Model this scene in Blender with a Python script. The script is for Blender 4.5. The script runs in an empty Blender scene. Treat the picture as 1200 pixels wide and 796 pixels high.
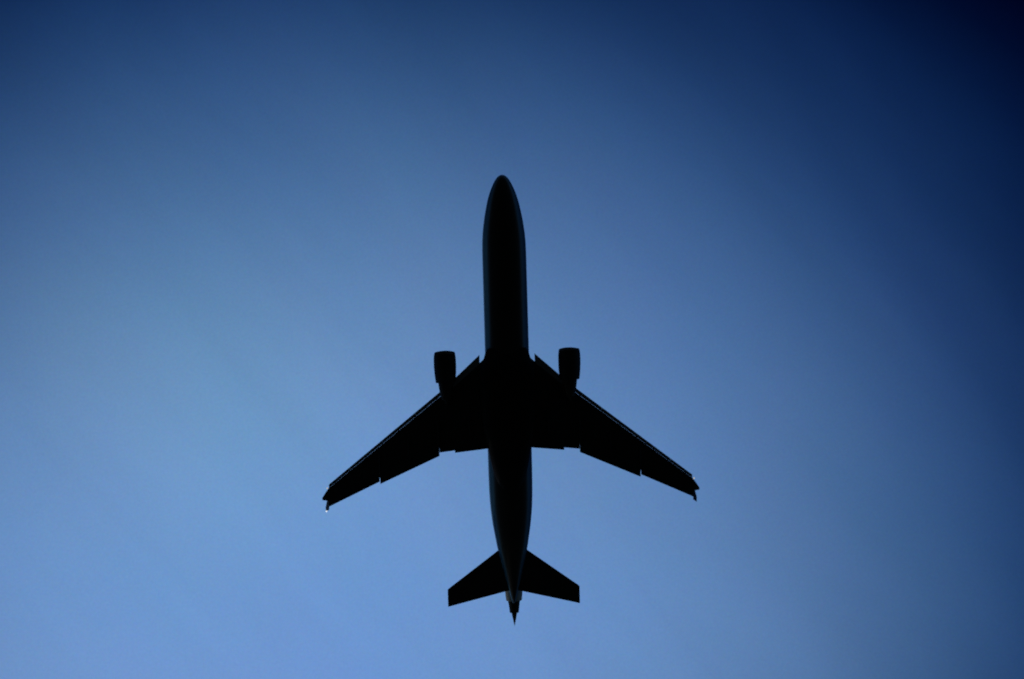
import bpy, bmesh, math
from mathutils import Vector

R = math.radians
scene = bpy.context.scene
COL = scene.collection

# ------------------------------------------------------------------ camera
# The photographer stands on the ground and looks straight up.
cam_d = bpy.data.cameras.new("camera")
cam_d.sensor_width = 36.0
cam_d.lens = 45.63
cam_d.clip_start = 0.1
cam_d.clip_end = 100000.0
cam_d.dof.use_dof = True
cam_d.dof.focus_distance = 27.0
cam_d.dof.aperture_fstop = 1.4
cam = bpy.data.objects.new("camera", cam_d)
COL.objects.link(cam)
cam.location = (0, 0, 1.6)
cam.rotation_euler = (R(180), 0, R(180))      # looks along +Z, picture-up = +Y
scene.camera = cam

# ------------------------------------------------------------------ light
SUN_EL, SUN_AZ = R(18.0), R(160.0)             # azimuth clockwise from +Y (towards +X)
sun_dir = Vector((math.sin(SUN_AZ) * math.cos(SUN_EL), math.cos(SUN_AZ) * math.cos(SUN_EL), math.sin(SUN_EL)))
sd = bpy.data.lights.new("sun", 'SUN')
sd.energy = 0.55
sd.angle = R(0.53)
sd.color = (1.0, 0.86, 0.68)
sun = bpy.data.objects.new("sun", sd)
COL.objects.link(sun)
sun.rotation_euler = sun_dir.to_track_quat('Z', 'Y').to_euler()

scene.view_settings.view_transform = 'Standard'
scene.view_settings.look = 'None'
scene.view_settings.exposure = 0.0
scene.view_settings.gamma = 1.0

world = bpy.data.worlds.new("World")
scene.world = world
world.use_nodes = True
nt = world.node_tree
nt.nodes.clear()
N = nt.nodes.new
L = nt.links.new
out = N('ShaderNodeOutputWorld')
bg = N('ShaderNodeBackground')
sky = N('ShaderNodeTexSky')
sky.sky_type = 'NISHITA'
sky.sun_disc = False
sky.sun_elevation = SUN_EL
sky.sun_rotation = SUN_AZ
sky.altitude = 50
sky.air_density = 1.0
sky.dust_density = 1.0
sky.ozone_density = 1.5
bg.inputs['Strength'].default_value = 0.092
L(sky.outputs[0], bg.inputs['Color'])
L(bg.outputs[0], out.inputs['Surface'])

# Clear twilight-blue sky with a luminous elliptical veil on the sun's side of the
# zenith, fading to deep indigo on the far side. Everything is a function of the
# direction in the sky (x/z, y/z = compass offsets from the zenith).
def mth(op, a, b=None, c=None):
    n = N('ShaderNodeMath'); n.operation = op
    for k, v in enumerate((a, b, c)):
        if v is None:
            continue
        if isinstance(v, (int, float)):
            n.inputs[k].default_value = v
        else:
            L(v, n.inputs[k])
    return n.outputs[0]

tc = N('ShaderNodeTexCoord')
sp = N('ShaderNodeSeparateXYZ'); L(tc.outputs['Generated'], sp.inputs[0])
zz = mth('MAXIMUM', sp.outputs['Z'], 0.15)
gx = mth('SUBTRACT', mth('DIVIDE', sp.outputs['X'], zz), 0.1808)
gy = mth('SUBTRACT', mth('DIVIDE', sp.outputs['Y'], zz), -0.2972)
ct, st = math.cos(R(60)), math.sin(R(60))
pa = mth('ADD', mth('MULTIPLY', gx, ct), mth('MULTIPLY', gy, st))
qa = mth('MULTIPLY', mth('SUBTRACT', mth('MULTIPLY', gy, ct), mth('MULTIPLY', gx, st)), 0.9)
dist = mth('SQRT', mth('ADD', mth('MULTIPLY', pa, pa), mth('MULTIPLY', qa, qa)))

def noise(scale, detail, rough, mscale=(1, 1, 1), rot=0.0, distort=0.0):
    mp = N('ShaderNodeMapping')
    mp.vector_type = 'TEXTURE'
    mp.inputs['Rotation'].default_value = (0, 0, rot)
    mp.inputs['Scale'].default_value = mscale
    L(tc.outputs['Generated'], mp.inputs['Vector'])
    n = N('ShaderNodeTexNoise')
    n.inputs['Scale'].default_value = scale
    n.inputs['Detail'].default_value = detail
    n.inputs['Roughness'].default_value = rough
    n.inputs['Distortion'].default_value = distort
    L(mp.outputs[0], n.inputs['Vector'])
    return n
# thin drawn-out wisps of high haze shift the veil's edge a little
wisp = noise(5.0, 5, 0.42, (2.6, 0.8, 1), R(47), 0.5)
dist = mth('ADD', dist, mth('MULTIPLY_ADD', wisp.outputs['Fac'], 0.055, -0.0305))
ramp = N('ShaderNodeValToRGB')
VEIL = [(0.0433, 2.2954, 2.8536, 3.4954), (0.107, 2.2796, 2.8932, 3.4803), (0.1388, 2.2769, 2.8952, 3.4468), (0.1707, 2.265, 2.8746, 3.3908), (0.2025, 2.2345, 2.8248, 3.3097),
        (0.2344, 2.1767, 2.741, 3.202), (0.2663, 2.0845, 2.6205, 3.0671), (0.2981, 1.9538, 2.4627, 2.9055), (0.33, 1.7838, 2.2697, 2.7189), (0.3618, 1.5783, 2.0462, 2.5095),
        (0.3937, 1.3457, 1.7989, 2.2808), (0.4255, 1.0983, 1.537, 2.0367), (0.4574, 0.8515, 1.2705, 1.782), (0.4892, 0.6212, 1.0105, 1.5218), (0.5211, 0.4219, 0.7674, 1.262),
        (0.5529, 0.2634, 0.5507, 1.0089), (0.5848, 0.1497, 0.3677, 0.7689), (0.6166, 0.0774, 0.223, 0.5493), (0.6485, 0.0339, 0.1178, 0.3574), (0.6804, 0.006, 0.0499, 0.2008),
        (0.7122, 0.0015, 0.0150, 0.1064), (0.78, 0.001, 0.008, 0.06)]
el = ramp.color_ramp.elements
while len(el) > 1:
    el.remove(el[-1])
for i, (a, r_, g_, b_) in enumerate(VEIL):
    e_ = el[0] if i == 0 else el.new(a / 0.8)
    e_.position = a / 0.8
    e_.color = (r_ / 4, g_ / 4, b_ / 4, 1)
ramp.color_ramp.interpolation = 'LINEAR'
L(mth('DIVIDE', dist, 0.8), ramp.inputs[0])
mz = N('ShaderNodeMapRange'); mz.interpolation_type = 'SMOOTHSTEP'
mz.inputs['From Min'].default_value = 0.25; mz.inputs['From Max'].default_value = 0.84
L(sp.outputs['Z'], mz.inputs['Value'])
low = N('ShaderNodeMix'); low.data_type = 'RGBA'
low.inputs['A'].default_value = (0.038, 0.070, 0.115, 1)      # dim haze low in the sky
L(mz.outputs[0], low.inputs['Factor']); L(ramp.outputs[0], low.inputs['B'])
# uneven air: broad violet / teal drifts and a fine mottle
def gain(n, amp):
    sc = N('ShaderNodeVectorMath'); sc.operation = 'SUBTRACT'; sc.inputs[1].default_value = (.5, .5, .5)
    L(n.outputs['Color'], sc.inputs[0])
    ml = N('ShaderNodeVectorMath'); ml.operation = 'MULTIPLY'; ml.inputs[1].default_value = amp
    L(sc.outputs[0], ml.inputs[0])
    return ml.outputs[0]
n1 = noise(4.5, 4, 0.5, (1.8, 0.9, 1), R(47), 0.4)
n2 = noise(70.0, 3, 0.6)
n3 = noise(560.0, 2, 0.7)
n4 = noise(11.0, 6, 0.5, (2.4, 0.55, 1), R(47), 0.8)
acc = N('ShaderNodeVectorMath'); acc.operation = 'ADD'
L(gain(n1, (0.40, 0.12, 0.16)), acc.inputs[0]); L(gain(n2, (0.07, 0.04, 0.05)), acc.inputs[1])
acc2 = N('ShaderNodeVectorMath'); acc2.operation = 'ADD'
L(acc.outputs[0], acc2.inputs[0]); L(gain(n3, (0.36, 0.25, 0.27)), acc2.inputs[1])
acc3 = N('ShaderNodeVectorMath'); acc3.operation = 'ADD'; acc3.inputs[1].default_value = (1, 1, 1)
streak = mth('MULTIPLY_ADD', n4.outputs['Fac'], 0.10, -0.05)
acc4 = N('ShaderNodeVectorMath'); acc4.operation = 'ADD'
L(acc2.outputs[0], acc4.inputs[0]); L(streak, acc4.inputs[1])
L(acc4.outputs[0], acc3.inputs[0])
s5 = N('ShaderNodeVectorMath'); s5.operation = 'SCALE'; 
# a gentle swell of brightness round the zenith
tx = mth('DIVIDE', sp.outputs['X'], zz); ty = mth('DIVIDE', sp.outputs['Y'], zz)
swell = mth('SUBTRACT', 1.118, mth('ADD', mth('MULTIPLY', mth('MULTIPLY', tx, tx), 1.015), mth('MULTIPLY', mth('MULTIPLY', ty, ty), 1.81)))
L(mth('MULTIPLY', mth('MAXIMUM', swell, 0.75), 4.0), s5.inputs['Scale'])
L(low.outputs['Result'], s5.inputs[0])
mm = N('ShaderNodeVectorMath'); mm.operation = 'MULTIPLY'
L(sky.outputs[0], mm.inputs[0]); L(s5.outputs[0], mm.inputs[1])
m2 = N('ShaderNodeVectorMath'); m2.operation = 'MULTIPLY'
L(mm.outputs[0], m2.inputs[0]); L(acc3.outputs[0], m2.inputs[1])
# paler, slightly greener air where the thin haze is thickest
hx = mth('SUBTRACT', tx, 0.19); hy = mth('SUBTRACT', ty, 0.0)
hz_ = mth('ADD', mth('MULTIPLY', mth('MULTIPLY', hx, hx), 28.0), mth('MULTIPLY', mth('MULTIPLY', hy, hy), 50.0))
patch = mth('EXPONENT', mth('MULTIPLY', hz_, -1.0))
cg = N('ShaderNodeMix'); cg.data_type = 'RGBA'
cg.inputs['A'].default_value = (1, 1, 1, 1); cg.inputs['B'].default_value = (1.15, 1.15, 1.03, 1)
L(patch, cg.inputs['Factor'])
m3 = N('ShaderNodeVectorMath'); m3.operation = 'MULTIPLY'
L(m2.outputs[0], m3.inputs[0]); L(cg.outputs['Result'], m3.inputs[1])
L(m3.outputs[0], bg.inputs['Color'])

# ------------------------------------------------------------------ helpers
def link(name, me, mat, parent=None, smooth=True):
    o = bpy.data.objects.new(name, me)
    COL.objects.link(o)
    if mat:
        me.materials.append(mat)
    for p in me.polygons:
        p.use_smooth = smooth
    if parent:
        o.parent = parent
    return o

def loft(name, rings, mat, parent, closed=True, cap=True, smooth=True, sharp=35):
    """Skin a list of equal-sized point rings into one mesh."""
    bm = bmesh.new()
    vr = [[bm.verts.new(p) for p in r] for r in rings]
    n = len(rings[0])
    for a, b in zip(vr[:-1], vr[1:]):
        for i in range(n if closed else n - 1):
            j = (i + 1) % n
            bm.faces.new((a[i], a[j], b[j], b[i]))
    if cap:
        bm.faces.new(vr[0])
        bm.faces.new(list(reversed(vr[-1])))
    bmesh.ops.remove_doubles(bm, verts=bm.verts, dist=1e-4)
    bmesh.ops.recalc_face_normals(bm, faces=bm.faces)
    me = bpy.data.meshes.new(name)
    bm.to_mesh(me)
    bm.free()
    o = link(name, me, mat, parent, smooth)
    if smooth and sharp:
        me.set_sharp_from_angle(angle=R(sharp))
    return o

def interp(tab, x):
    """Monotone-ish cubic (Catmull-Rom) lookup in a table of (x, y...)."""
    if x <= tab[0][0]:
        return tab[0][1:]
    if x >= tab[-1][0]:
        return tab[-1][1:]
    for i in range(len(tab) - 1):
        if tab[i][0] <= x <= tab[i + 1][0]:
            break
    a, b = tab[i], tab[i + 1]
    h = b[0] - a[0]
    t = (x - a[0]) / h
    res = []
    for k in range(1, len(a)):
        d = (b[k] - a[k]) / h
        def slope(j):
            if j <= 0 or j >= len(tab) - 1:
                return None
            l = (tab[j][k] - tab[j - 1][k]) / (tab[j][0] - tab[j - 1][0])
            r = (tab[j + 1][k] - tab[j][k]) / (tab[j + 1][0] - tab[j][0])
            return 0.0 if l * r <= 0 else 2 * l * r / (l + r)
        ma, mb = slope(i), slope(i + 1)
        ma = d if ma is None else ma
        mb = d if mb is None else mb
        res.append((2*t**3 - 3*t**2 + 1) * a[k] + (t**3 - 2*t**2 + t) * h * ma
                   + (-2*t**3 + 3*t**2) * b[k] + (t**3 - t**2) * h * mb)
    return res

# Local frame of the airliner: x = right wing, y = nose, z = up; stations are
# measured in units of 1/8.45 m aft of the nose (u) and out from the axis (v).
U = 1 / 8.45
U0 = 193.2                                    # station straight above the camera
ALT = 180.0
def P(v, u, z=0.0, s=1):
    k = 1 + z / ALT                           # planform surveyed at its own height
    return ((s * v * U) * k, -(u - U0) * U * k, z)

def airfoil(n=14):
    """(chord position, upper half-thickness, lower half-thickness)"""
    pts = []
    for i in range(n + 1):
        x = 0.5 * (1 - math.cos(math.pi * i / n))
        t = 2.6 * (0.2969*math.sqrt(x) - 0.126*x - 0.3516*x*x + 0.2843*x**3 - 0.1036*x**4)
        pts.append((x, t))
    return pts
AF = airfoil()

def panel(name, st, mat, parent, s, droop=0.0, squared=False):
    """Lifting-surface piece. st = [(v, u_le, u_te, z, thickness)]."""
    rings = []
    for (v, ul, ut, z, th) in st:
        up, lo = [], []
        for (x, t) in AF:
            u = ul + (ut - ul) * x
            zz = z - droop * x
            hh = t * th * (1.7 if squared else 1.0)
            if squared:
                hh = th * 0.5 * min(1, math.sqrt(min(1, x / .12)) if x < .12 else 1)
            up.append(P(v, u, zz + hh * 0.58 + 0.004, s))
            lo.append(P(v, u, zz - hh * 0.42 - 0.004, s))
        rings.append(up + list(reversed(lo)))
    return loft(name, rings, mat, parent, sharp=40)

def lathe(name, prof, cv, cz, mat, parent, s=1, seg=48, cap=False, du=0.0, bow=0.0, toe=0.0):
    """Body of revolution about a fore-and-aft axis. prof = [(u, r)] in units, r in units."""
    rings = []
    for (u, r) in prof:
        ring = []
        c = P(cv - toe * (u - prof[0][0]), u, cz, s)
        rr = r * U * (1 + cz / ALT)
        for i in range(seg):
            a = 2 * math.pi * i / seg
            f = bow * U * math.cos(a) ** 2 * max(0.0, (216 - u) / 12)
            ring.append((c[0] + rr * math.cos(a), c[1] - f, c[2] + rr * math.sin(a)))
        rings.append(ring)
    return loft(name, rings, mat, parent, cap=cap, sharp=38)

def box(name, pts8, mat, parent):
    bm = bmesh.new()
    v = [bm.verts.new(p) for p in pts8]
    for f in ((0,1,2,3),(7,6,5,4),(0,4,5,1),(1,5,6,2),(2,6,7,3),(3,7,4,0)):
        bm.faces.new([v[i] for i in f])
    bmesh.ops.recalc_face_normals(bm, faces=bm.faces)
    bmesh.ops.bevel(bm, geom=bm.edges[:], offset=0.01, segments=2, affect='EDGES')
    me = bpy.data.meshes.new(name)
    bm.to_mesh(me); bm.free()
    return link(name, me, mat, parent, True)

# ------------------------------------------------------------------ materials
def mat_base(name, col, rough=0.45, metal=0.0, coat=0.0, noise=0.15, nscale=1.2, spec=0.5):
    m = bpy.data.materials.new(name)
    m.use_nodes = True
    t = m.node_tree
    b = t.nodes['Principled BSDF']
    b.inputs['Roughness'].default_value = rough
    b.inputs['Metallic'].default_value = metal
    b.inputs['Specular IOR Level'].default_value = spec
    b.inputs['Coat Weight'].default_value = coat
    b.inputs['Coat Roughness'].default_value = 0.12
    tc = t.nodes.new('ShaderNodeTexCoord')
    mp = t.nodes.new('ShaderNodeMapping')
    mp.inputs['Scale'].default_value = (1.0, 0.25, 1.0)       # streaks run with the airflow
    nz = t.nodes.new('ShaderNodeTexNoise')
    nz.inputs['Scale'].default_value = nscale
    nz.inputs['Detail'].default_value = 8
    mx = t.nodes.new('ShaderNodeMix'); mx.data_type = 'RGBA'
    mx.inputs['A'].default_value = (*[c * (1 - noise) for c in col], 1)
    mx.inputs['B'].default_value = (*[min(1, c * (1 + noise)) for c in col], 1)
    t.links.new(tc.outputs['Object'], mp.inputs['Vector'])
    t.links.new(mp.outputs[0], nz.inputs['Vector'])
    t.links.new(nz.outputs['Fac'], mx.inputs['Factor'])
    t.links.new(mx.outputs['Result'], b.inputs['Base Color'])
    return m

M_wing = mat_base("wing_paint", (0.03, 0.031, 0.036), 0.55, spec=0.3)
M_slat = mat_base("bare_slat_metal", (0.22, 0.26, 0.32), 0.42, 0.3)
M_belly = mat_base("belly_paint", (0.012, 0.012, 0.015), 0.6, spec=0.2)
M_cowl = mat_base("cowl_paint", (0.018, 0.018, 0.024), 0.5, spec=0.25)
M_lip = mat_base("intake_lip_metal", (0.15, 0.15, 0.16), 0.45, 0.7)
M_white = mat_base("white_paint", (0.62, 0.62, 0.58), 0.4)
M_hot = mat_base("exhaust_metal", (0.035, 0.033, 0.032), 0.5, 0.6)
M_dark = mat_base("dark_metal", (0.03, 0.03, 0.035), 0.5, 0.5)

# hull colour: blue flanks, blending to near-black where the surface faces down
M_hull = mat_base("hull_paint", (0.055, 0.17, 0.28), 0.35, coat=0.2)
t = M_hull.node_tree
b = t.nodes['Principled BSDF']
src = b.inputs['Base Color'].links[0].from_socket
tc = t.nodes.new('ShaderNodeTexCoord')
sp = t.nodes.new('ShaderNodeSeparateXYZ')
t.links.new(tc.outputs['Normal'], sp.inputs[0])
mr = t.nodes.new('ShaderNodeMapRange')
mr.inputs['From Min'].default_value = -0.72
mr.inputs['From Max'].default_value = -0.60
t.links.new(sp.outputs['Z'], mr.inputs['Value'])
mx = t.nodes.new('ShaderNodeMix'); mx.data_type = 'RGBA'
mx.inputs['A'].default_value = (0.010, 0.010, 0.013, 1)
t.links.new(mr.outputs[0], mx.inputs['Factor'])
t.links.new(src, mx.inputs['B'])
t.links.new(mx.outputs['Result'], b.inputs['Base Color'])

def lamp_mat(name, col, strength):
    m = bpy.data.materials.new(name)
    m.use_nodes = True
    b = m.node_tree.nodes['Principled BSDF']
    b.inputs['Base Color'].default_value = (0.8, 0.8, 0.8, 1)
    b.inputs['Emission Color'].default_value = (*col, 1)
    b.inputs['Emission Strength'].default_value = strength
    return m
M_strobe = lamp_mat("white_lamp", (0.85, 0.92, 1.0), 1.0)
M_nav = lamp_mat("warm_lamp", (1.0, 0.9, 0.72), 0.5)

# ------------------------------------------------------------------ ground
gm = bpy.data.materials.new("dusk_grass")
gm.use_nodes = True
t = gm.node_tree
b = t.nodes['Principled BSDF']
b.inputs['Roughness'].default_value = 0.95
tc = t.nodes.new('ShaderNodeTexCoord')
n1 = t.nodes.new('ShaderNodeTexNoise'); n1.inputs['Scale'].default_value = 0.02; n1.inputs['Detail'].default_value = 12
n2 = t.nodes.new('ShaderNodeTexNoise'); n2.inputs['Scale'].default_value = 3.0; n2.inputs['Detail'].default_value = 6
ma = t.nodes.new('ShaderNodeMath'); ma.operation = 'MULTIPLY'
cr = t.nodes.new('ShaderNodeValToRGB')
cr.color_ramp.elements[0].position = 0.12; cr.color_ramp.elements[0].color = (0.014, 0.020, 0.009, 1)
cr.color_ramp.elements[1].position = 0.42; cr.color_ramp.elements[1].color = (0.042, 0.046, 0.024, 1)
t.links.new(tc.outputs['Object'], n1.inputs['Vector']); t.links.new(tc.outputs['Object'], n2.inputs['Vector'])
t.links.new(n1.outputs['Fac'], ma.inputs[0]); t.links.new(n2.outputs['Fac'], ma.inputs[1])
t.links.new(ma.outputs[0], cr.inputs[0]); t.links.new(cr.outputs[0], b.inputs['Base Color'])
bm = bmesh.new()
G = 24
vs = [[bm.verts.new((math.copysign(abs(i / G) ** 3, i) * 30000, math.copysign(abs(j / G) ** 3, j) * 30000,
                     0.0 if max(abs(i), abs(j)) < 6 else 1.2 * math.sin(i * 1.7) * math.cos(j * 1.3) - 1.2))
       for j in range(-G, G + 1)] for i in range(-G, G + 1)]
for i in range(2 * G):
    for j in range(2 * G):
        bm.faces.new((vs[i][j], vs[i+1][j], vs[i+1][j+1], vs[i][j+1]))
me = bpy.data.meshes.new("ground"); bm.to_mesh(me); bm.free()
ground = link("ground", me, gm)
ground['kind'] = 'structure'

# ------------------------------------------------------------------ airliner
plane = bpy.data.objects.new("airliner", None)
COL.objects.link(plane)
plane.empty_display_size = 5
YAW = R(-1.6)
plane.rotation_euler = (0, 0, YAW)
# camera stands 0.75 m to the picture-right of the axis
plane.location = (0.75, 0, ALT + 1.6)
plane['label'] = "dark silhouette of a three-engined jet airliner flying overhead in the blue sky, seen from below"
plane['category'] = "airplane"

# fuselage: (u, half width, z top, z bottom)
HULL = [(0, 0.0, -0.62, -0.62), (0.8, 2.8, -0.30, -0.95), (3.5, 6.3, 0.10, -1.32), (12, 11.4, 0.78, -1.85),
        (25.5, 16.7, 1.60, -2.38), (43, 20.9, 2.35, -2.75), (59, 23.6, 2.78, -2.92), (79, 25.5, 2.97, -3.0),
        (100, 25.8, 3.0, -3.02), (330, 25.8, 3.0, -3.02), (365, 25.5, 3.0, -2.72), (385, 24.7, 3.0, -2.35),
        (405, 22.8, 3.0, -1.85), (425, 19.7, 2.98, -1.25), (440, 17.0, 2.95, -0.75), (452, 14.0, 2.9, -0.33),
        (465, 10.8, 2.8, 0.10), (478, 7.9, 2.65, 0.55), (488, 5.6, 2.5, 0.92), (496, 3.2, 2.3, 1.25), (502, 0.9, 2.05, 1.55)]
us = [0, 0.3, 0.8, 1.8, 3.5, 6, 9, 12, 16, 20, 25.5, 31, 37, 43, 51, 59, 69, 79, 90, 100] + \
     list(range(115, 331, 15)) + list(range(338, 500, 6)) + [498, 500, 502]
rings = []
for u in us:
    w, zt, zb = interp(HULL, u)
    w = max(w, 0.02)
    c = P(0, u, (zt + zb) / 2)
    hw = w * U * (1 + (zt + zb) / 2 / ALT)
    hz = max((zt - zb) / 2, 0.004)
    rings.append([(hw * math.cos(a), c[1], c[2] + hz * math.sin(a)) for a in [2 * math.pi * i / 72 for i in range(72)]])
fus = loft("fuselage", rings, M_hull, plane, sharp=60)

# wing-to-body fairing with its keel
FAIR = [(203, 22.0, -2.2, 0.4), (208, 25.0, -2.0, 0.9), (214.5, 27.0, -1.95, 1.25), (219, 29.0, -1.9, 1.45), (226, 31.0, -1.9, 1.6),
        (250, 32.0, -1.9, 1.75), (290, 31.0, -1.9, 1.75), (308, 28.5, -1.9, 1.7), (318, 25.6, -1.9, 1.55), (332, 23.0, -1.85, 1.48), (350, 19.0, -1.7, 1.35), (368, 13.0, -1.6, 1.10), (384, 6.0, -1.5, .80)]
rings = []
for u in [203, 205, 208, 211, 214.5, 217, 219, 222, 226, 232, 240, 250, 262, 276, 290, 300, 308, 314, 318, 325, 332, 341, 350, 359, 368, 376, 384]:
    w, zc, hz = interp(FAIR, u)
    c = P(0, u, zc)
    ring = []
    for i in range(56):
        a = 2 * math.pi * i / 56
        ca, sa = math.cos(a), math.sin(a)
        ring.append((w * U * math.copysign(abs(ca) ** 0.8, ca), c[1], zc + hz * math.copysign(abs(sa) ** 0.8, sa)))
    rings.append(ring)
loft("belly_fairing", rings, M_belly, plane, sharp=60)

def wz(v):                                    # dihedral: height of the wing chord plane
    m = v * U
    return -1.95 + 0.110 * max(0, m - 3) + 0.0009 * max(0, m - 8) ** 2

def lerp(pts, v):
    for (a, b) in zip(pts[:-1], pts[1:]):
        if a[0] <= v <= b[0]:
            return a[1] + (b[1] - a[1]) * (v - a[0]) / (b[0] - a[0])
    return pts[0][1] if v < pts[0][0] else pts[-1][1]

LE = [(32.3, 210.3), (60.5, 235.8), (80.0, 252.6), (213.2, 357.5)]
def make_wing(s):
    box_le = [(0, 214), (28, 216), (32, 219.5), (60.5, 241.6), (80, 258.1), (213.3, 361.6)]
    box_te = [(0, 311), (25, 312.5), (64, 316), (82, 317.5), (100, 324), (151.5, 349.8), (154, 350.8), (213.3, 377.5)]
    thick = [(0, 1.45), (30, 1.25), (80, 0.78), (150, 0.42), (213.3, 0.22)]
    vs = [0, 15, 28, 32, 45, 60.5, 64, 72, 80, 82, 100, 120, 140, 152, 153, 170, 190, 205, 211, 213.3]
    wing = panel("wing", [(v, lerp(box_le, v), lerp(box_te, v), wz(v), lerp(thick, v)) for v in vs], M_wing, plane, s)
    # leading-edge slats, drooped ahead of the box with a slot behind them
    def slat(v0, v1, c0, c1, dz):
        st = []
        n = 5
        for i in range(n + 1):
            v = v0 + (v1 - v0) * i / n
            le = lerp(LE, v)
            c = c0 + (c1 - c0) * i / n
            st.append((v, le, le + c, wz(v) - dz, 0.055 + 0.16 * (1 - v / 230)))
        return panel("slat", st, M_slat, wing, s)
    slat(32.3, 67.0, 10.5, 8.5, 0.16)
    seam = 0.05
    cuts = [75.5, 109.5, 149.0, 188.0, 213.0]
    for a, b_ in zip(cuts[:-1], cuts[1:]):
        ca = 5.32 - 1.40 * (a - 81) / 132
        cb = 5.32 - 1.40 * (b_ - 81) / 132
        slat(a + seam, b_ - seam, ca, cb, 0.10)
    for v in (84, 96.5, 109.5, 129.3, 149, 168.5, 188, 205, 212.2):   # slat tracks bridging the slot
        le = lerp(LE, v)
        z = wz(v)
        p = [P(v - .45, le + 2.2, z - .06, s), P(v + .45, le + 2.2, z - .06, s), P(v + .45, le + 9, z - .06, s), P(v - .45, le + 9, z - .06, s)]
        q = [(x, y, zz - 0.10) for (x, y, zz) in p]
        box("slat_track", p + q, M_dark, wing)
    # trailing edge
    def te(name, v0, v1, t0, t1, c0, c1, dz, droop, th0, th1):
        st = []
        for i in range(5):
            f = i / 4
            v = v0 + (v1 - v0) * f
            ut = t0 + (t1 - t0) * f
            st.append((v, ut - (c0 + (c1 - c0) * f), ut, wz(v) - dz, th0 + (th1 - th0) * f))
        return panel(name, st, M_wing, wing, s, droop)
    te("flap", 24.0, 64.0, 320.3, 324.3, 19, 16, 0.14, 0.55, 0.40, 0.30)
    te("inboard_aileron", 63.9, 82.2, 321.5, 323.5, 13, 12, 0.05, 0.10, 0.24, 0.22)
    te("flap", 82.35, 152.6, 327.5, 358.4, 16, 14, 0.12, 0.40, 0.26, 0.18)
    te("aileron", 153.25, 213.3, 355.6, 383.2, 13, 10, 0.02, 0.05, 0.16, 0.09)
    # flap hinge fairings under the wing
    for v, ln in ((46, 46), (82.8, 40), (118, 32), (152.6, 26)):
        ute = lerp([(25, 320), (64, 323), (83, 325.5), (152, 356)], v) - (2.0 if v != 82.8 else 0.2) - (2.5 if v > 150 else 0)
        rings = []
        for i in range(13):
            f = i / 12
            u = ute - ln * (1 - f)
            w = 2.6 * math.sqrt(max(0.0004, math.sin(math.pi * min(1, f * 0.86 + 0.03)))) * (1 - 0.75 * f ** 2)
            zc = wz(v) - 0.34 - 0.14 * f
            c = P(v, u, zc, s)
            rings.append([(c[0] + .5 * w * U * math.cos(a), c[1], c[2] + 1.1 * w * U * math.sin(a)) for a in [2 * math.pi * k / 20 for k in range(20)]])
        loft("flap_track_fairing", rings, M_wing, wing, sharp=60)
    # winglets: tall canted upper blade and the small drooped lower one
    def blade(name, secs, mat):
        rings = []
        for (v, ul, ut, z, th) in secs:
            up, lo = [], []
            for (x, t_) in AF:
                u = ul + (ut - ul) * x
                up.append(P(v - t_ * th * .5 / U, u, z, s)); lo.append(P(v + t_ * th * .5 / U, u, z, s))
            rings.append(up + list(reversed(lo)))
        return loft(name, rings, mat, wing, sharp=40)
    z0 = wz(213.3)
    blade("upper_winglet", [(213.4, 368.5, 386.8, z0, .26), (214.6, 371.5, 387.4, z0 + .35, .16), (216.2, 378, 388.6, z0 + 1.3, .11), (217.4, 383, 389.8, z0 + 2.1, .12)], M_wing)
    blade("lower_winglet", [(213.4, 361.5, 376.5, z0 - .02, .18), (216.8, 366.2, 376.0, z0 - .32, .14), (221.0, 372.6, 375.4, z0 - .75, .07)], M_wing)
    # tip lamps
    def lamp(v, u, z, r, m):
        bm = bmesh.new()
        bmesh.ops.create_uvsphere(bm, u_segments=16, v_segments=10, radius=1)
        c = P(v, u, z, s)
        for w in bm.verts:
            w.co = Vector((c[0] + w.co.x * r * .7, c[1] + w.co.y * r, c[2] + w.co.z * r * .8))
        me = bpy.data.meshes.new("position_light"); bm.to_mesh(me); bm.free()
        return link("position_light", me, m, wing)
    lamp(215.0, 361.6, z0 - .03, 0.13, M_nav)
    if s > 0:
        lamp(216.6, 388.6, z0 + .9, 0.14, M_strobe)
    # pylon and engine
    py = []
    for (u, zt, w) in ((214, -2.05, .15), (222, -1.75, .35), (245, -1.25, .42), (262, -1.3, .42), (278, -1.6, .12)):
        zb = -2.9 if u < 262 else (-2.2 if u < 270 else -1.9)
        a = P(73.0, u, zt, s); 
        py.append([(a[0] - w/2, a[1], zt), (a[0] + w/2, a[1], zt), (a[0] + w/2, a[1], zb), (a[0] - w/2, a[1], zb)])
    loft("engine_pylon", py, M_cowl, wing, sharp=30)
    return wing

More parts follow.
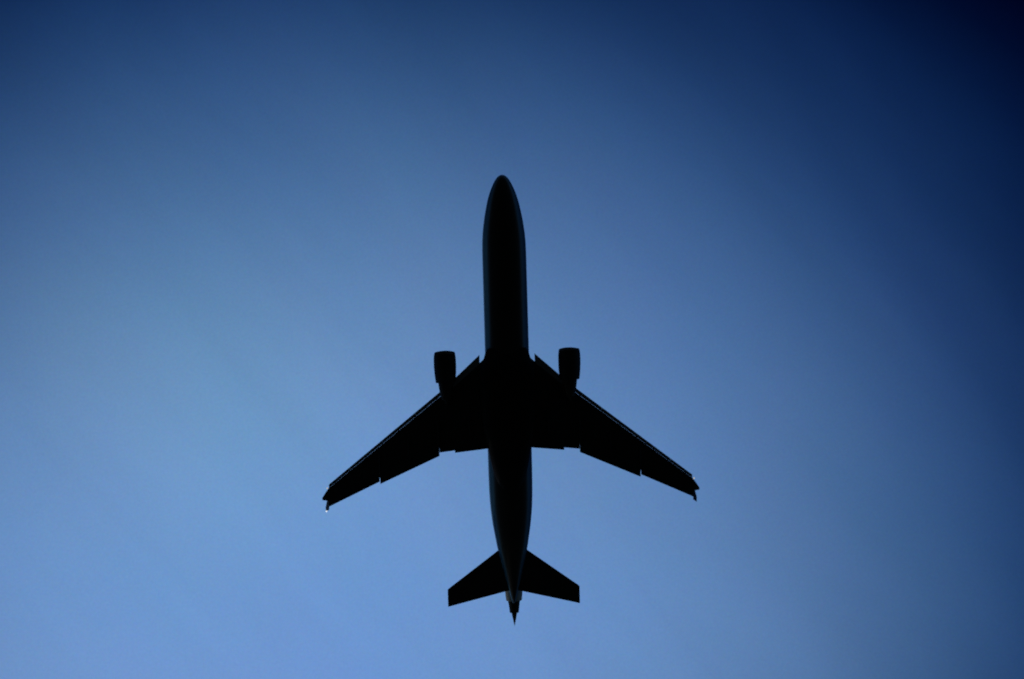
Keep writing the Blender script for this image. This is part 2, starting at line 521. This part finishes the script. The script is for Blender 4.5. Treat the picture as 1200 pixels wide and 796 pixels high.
def make_wing_engine(s):
    cz = -3.35
    cv = 72.9
    e = lathe("wing_engine", [(221, 9.6), (212, 10.2), (207.5, 10.5), (205.4, 10.7), (204.5, 11.15), (204.8, 11.6), (206.2, 12.15), (209, 12.65), (214, 13.0), (222, 13.1),
                         (230, 12.75), (236, 12.2), (241.8, 11.45), (241.8, 10.9), (236, 10.8), (228, 10.6), (221, 9.6)], cv, cz, M_cowl, plane, s, toe=0.010, bow=1.5)
    lathe("intake_lip", [(207.5, 10.42), (205.3, 10.62), (204.35, 11.12), (204.65, 11.64), (206.1, 12.2), (207.6, 12.45)], cv, cz, M_lip, e, s, toe=0.010, bow=1.5)
    # fan with spinner
    bm = bmesh.new()
    c = P(cv, 216, cz, s)
    for k in range(30):
        a0 = 2 * math.pi * k / 30
        pts = []
        for (r, da, dy) in ((.35, -.09, .10), (1.16, -.10, .16), (1.16, .12, -.10), (.35, .07, -.10)):
            pts.append(bm.verts.new((c[0] + r * math.cos(a0 + da), c[1] + dy, c[2] + r * math.sin(a0 + da))))
        bm.faces.new(pts)
    r_ = bmesh.ops.solidify(bm, geom=bm.faces[:], thickness=0.02)
    me = bpy.data.meshes.new("fan_blades"); bm.to_mesh(me); bm.free()
    link("fan_blades", me, M_dark, e, False)
    lathe("spinner", [(210.5, 0.05), (211.2, 1.0), (213, 2.3), (216, 3.4), (219, 3.6), (219, .05)], cv, cz, M_cowl, e, s, seg=32, toe=0)
    lathe("core_cowl", [(222, 7.4), (232, 9.2), (240, 9.2), (246, 8.4), (252, 7.6), (258, 6.2), (262, 5.0), (262, 4.5), (250, 4.5)], cv - .35, cz, M_hot, e, s, toe=0)
    lathe("exhaust_cone", [(252, 3.8), (258, 3.4), (263, 2.0), (268, .1)], cv - .35, cz, M_hot, e, s, seg=32)
    return e

for s in (1, -1):
    make_wing(s)
    make_wing_engine(s)

def make_stabilizer(s):
    le = [(0, 428), (17.3, 440.2), (77.2, 483.9)]
    te_ = [(0, 486.3), (10.5, 488.5), (77.3, 504.5)]
    def z(v): return 1.25 + 0.17 * max(0, v * U - 1)
    vs = [3, 10, 17.3, 30, 45, 60, 72, 76.4, 77.3]
    def th(v): return 0.62 - 0.42 * v / 77.3
    def hinge(v): return lerp(le, v) + (lerp(te_, v) - lerp(le, v)) * 0.70
    rows = []
    for v in vs:
        a = lerp(le, v) + (0.5 if v > 77.2 else 0)
        rows.append((v, a, hinge(v) + 0.6, z(v), th(v)))
    st = panel("horizontal_stabilizer", rows, M_wing, plane, s)
    panel("elevator", [(v, hinge(v) - .6, lerp(te_, v), z(v) - .01, th(v) * .5) for v in (2.5, 10.5, 20, 40, 60, 77.2)], M_wing, st, s)
    return st
for s in (1, -1):
    make_stabilizer(s)

# tail engine on the fin root: white cowl, dark nozzle, exhaust cone
ZE = 3.75
te_obj = lathe("tail_engine", [(436, 8.4), (424, 9.6), (423.2, 10.3), (424.4, 10.9), (432, 11.3), (460, 11.2), (484, 10.5), (492, 10.0), (498.6, 9.2),
                               (498.6, 7.4), (490, 7.2)], 0, ZE, M_white, plane, 1, seg=56)
lathe("exhaust_nozzle", [(490, 7.5), (498.6, 7.2), (505, 6.2), (513.0, 5.3), (513.0, 4.8), (504, 4.9)], 0, ZE, M_hot, te_obj, 1)
lathe("exhaust_cone", [(506, 4.0), (512.5, 3.5), (520, 2.0), (528.8, .12)], 0, ZE, M_dark, te_obj, 1, seg=32)

# fin and rudder
def fin_panel(name, secs, mat, parent):
    rings = []
    for (z, ul, ut, th) in secs:
        a_, b_ = [], []
        for (x, t_) in AF:
            c = P(0, ul + (ut - ul) * x, z)
            a_.append((t_ * th * .5, c[1], z)); b_.append((-t_ * th * .5, c[1], z))
        rings.append(a_ + list(reversed(b_)))
    return loft(name, rings, mat, parent, sharp=40)
fin = fin_panel("tail_fin", [(2.6, 392, 476, .8), (5.0, 424, 482, .7), (8.0, 449, 488, .5), (11.4, 476, 494, .32)], M_white, plane)
fin_panel("rudder", [(5.3, 478, 497, .35), (8.0, 486, 501, .28), (11.2, 493, 505, .2)], M_white, fin)
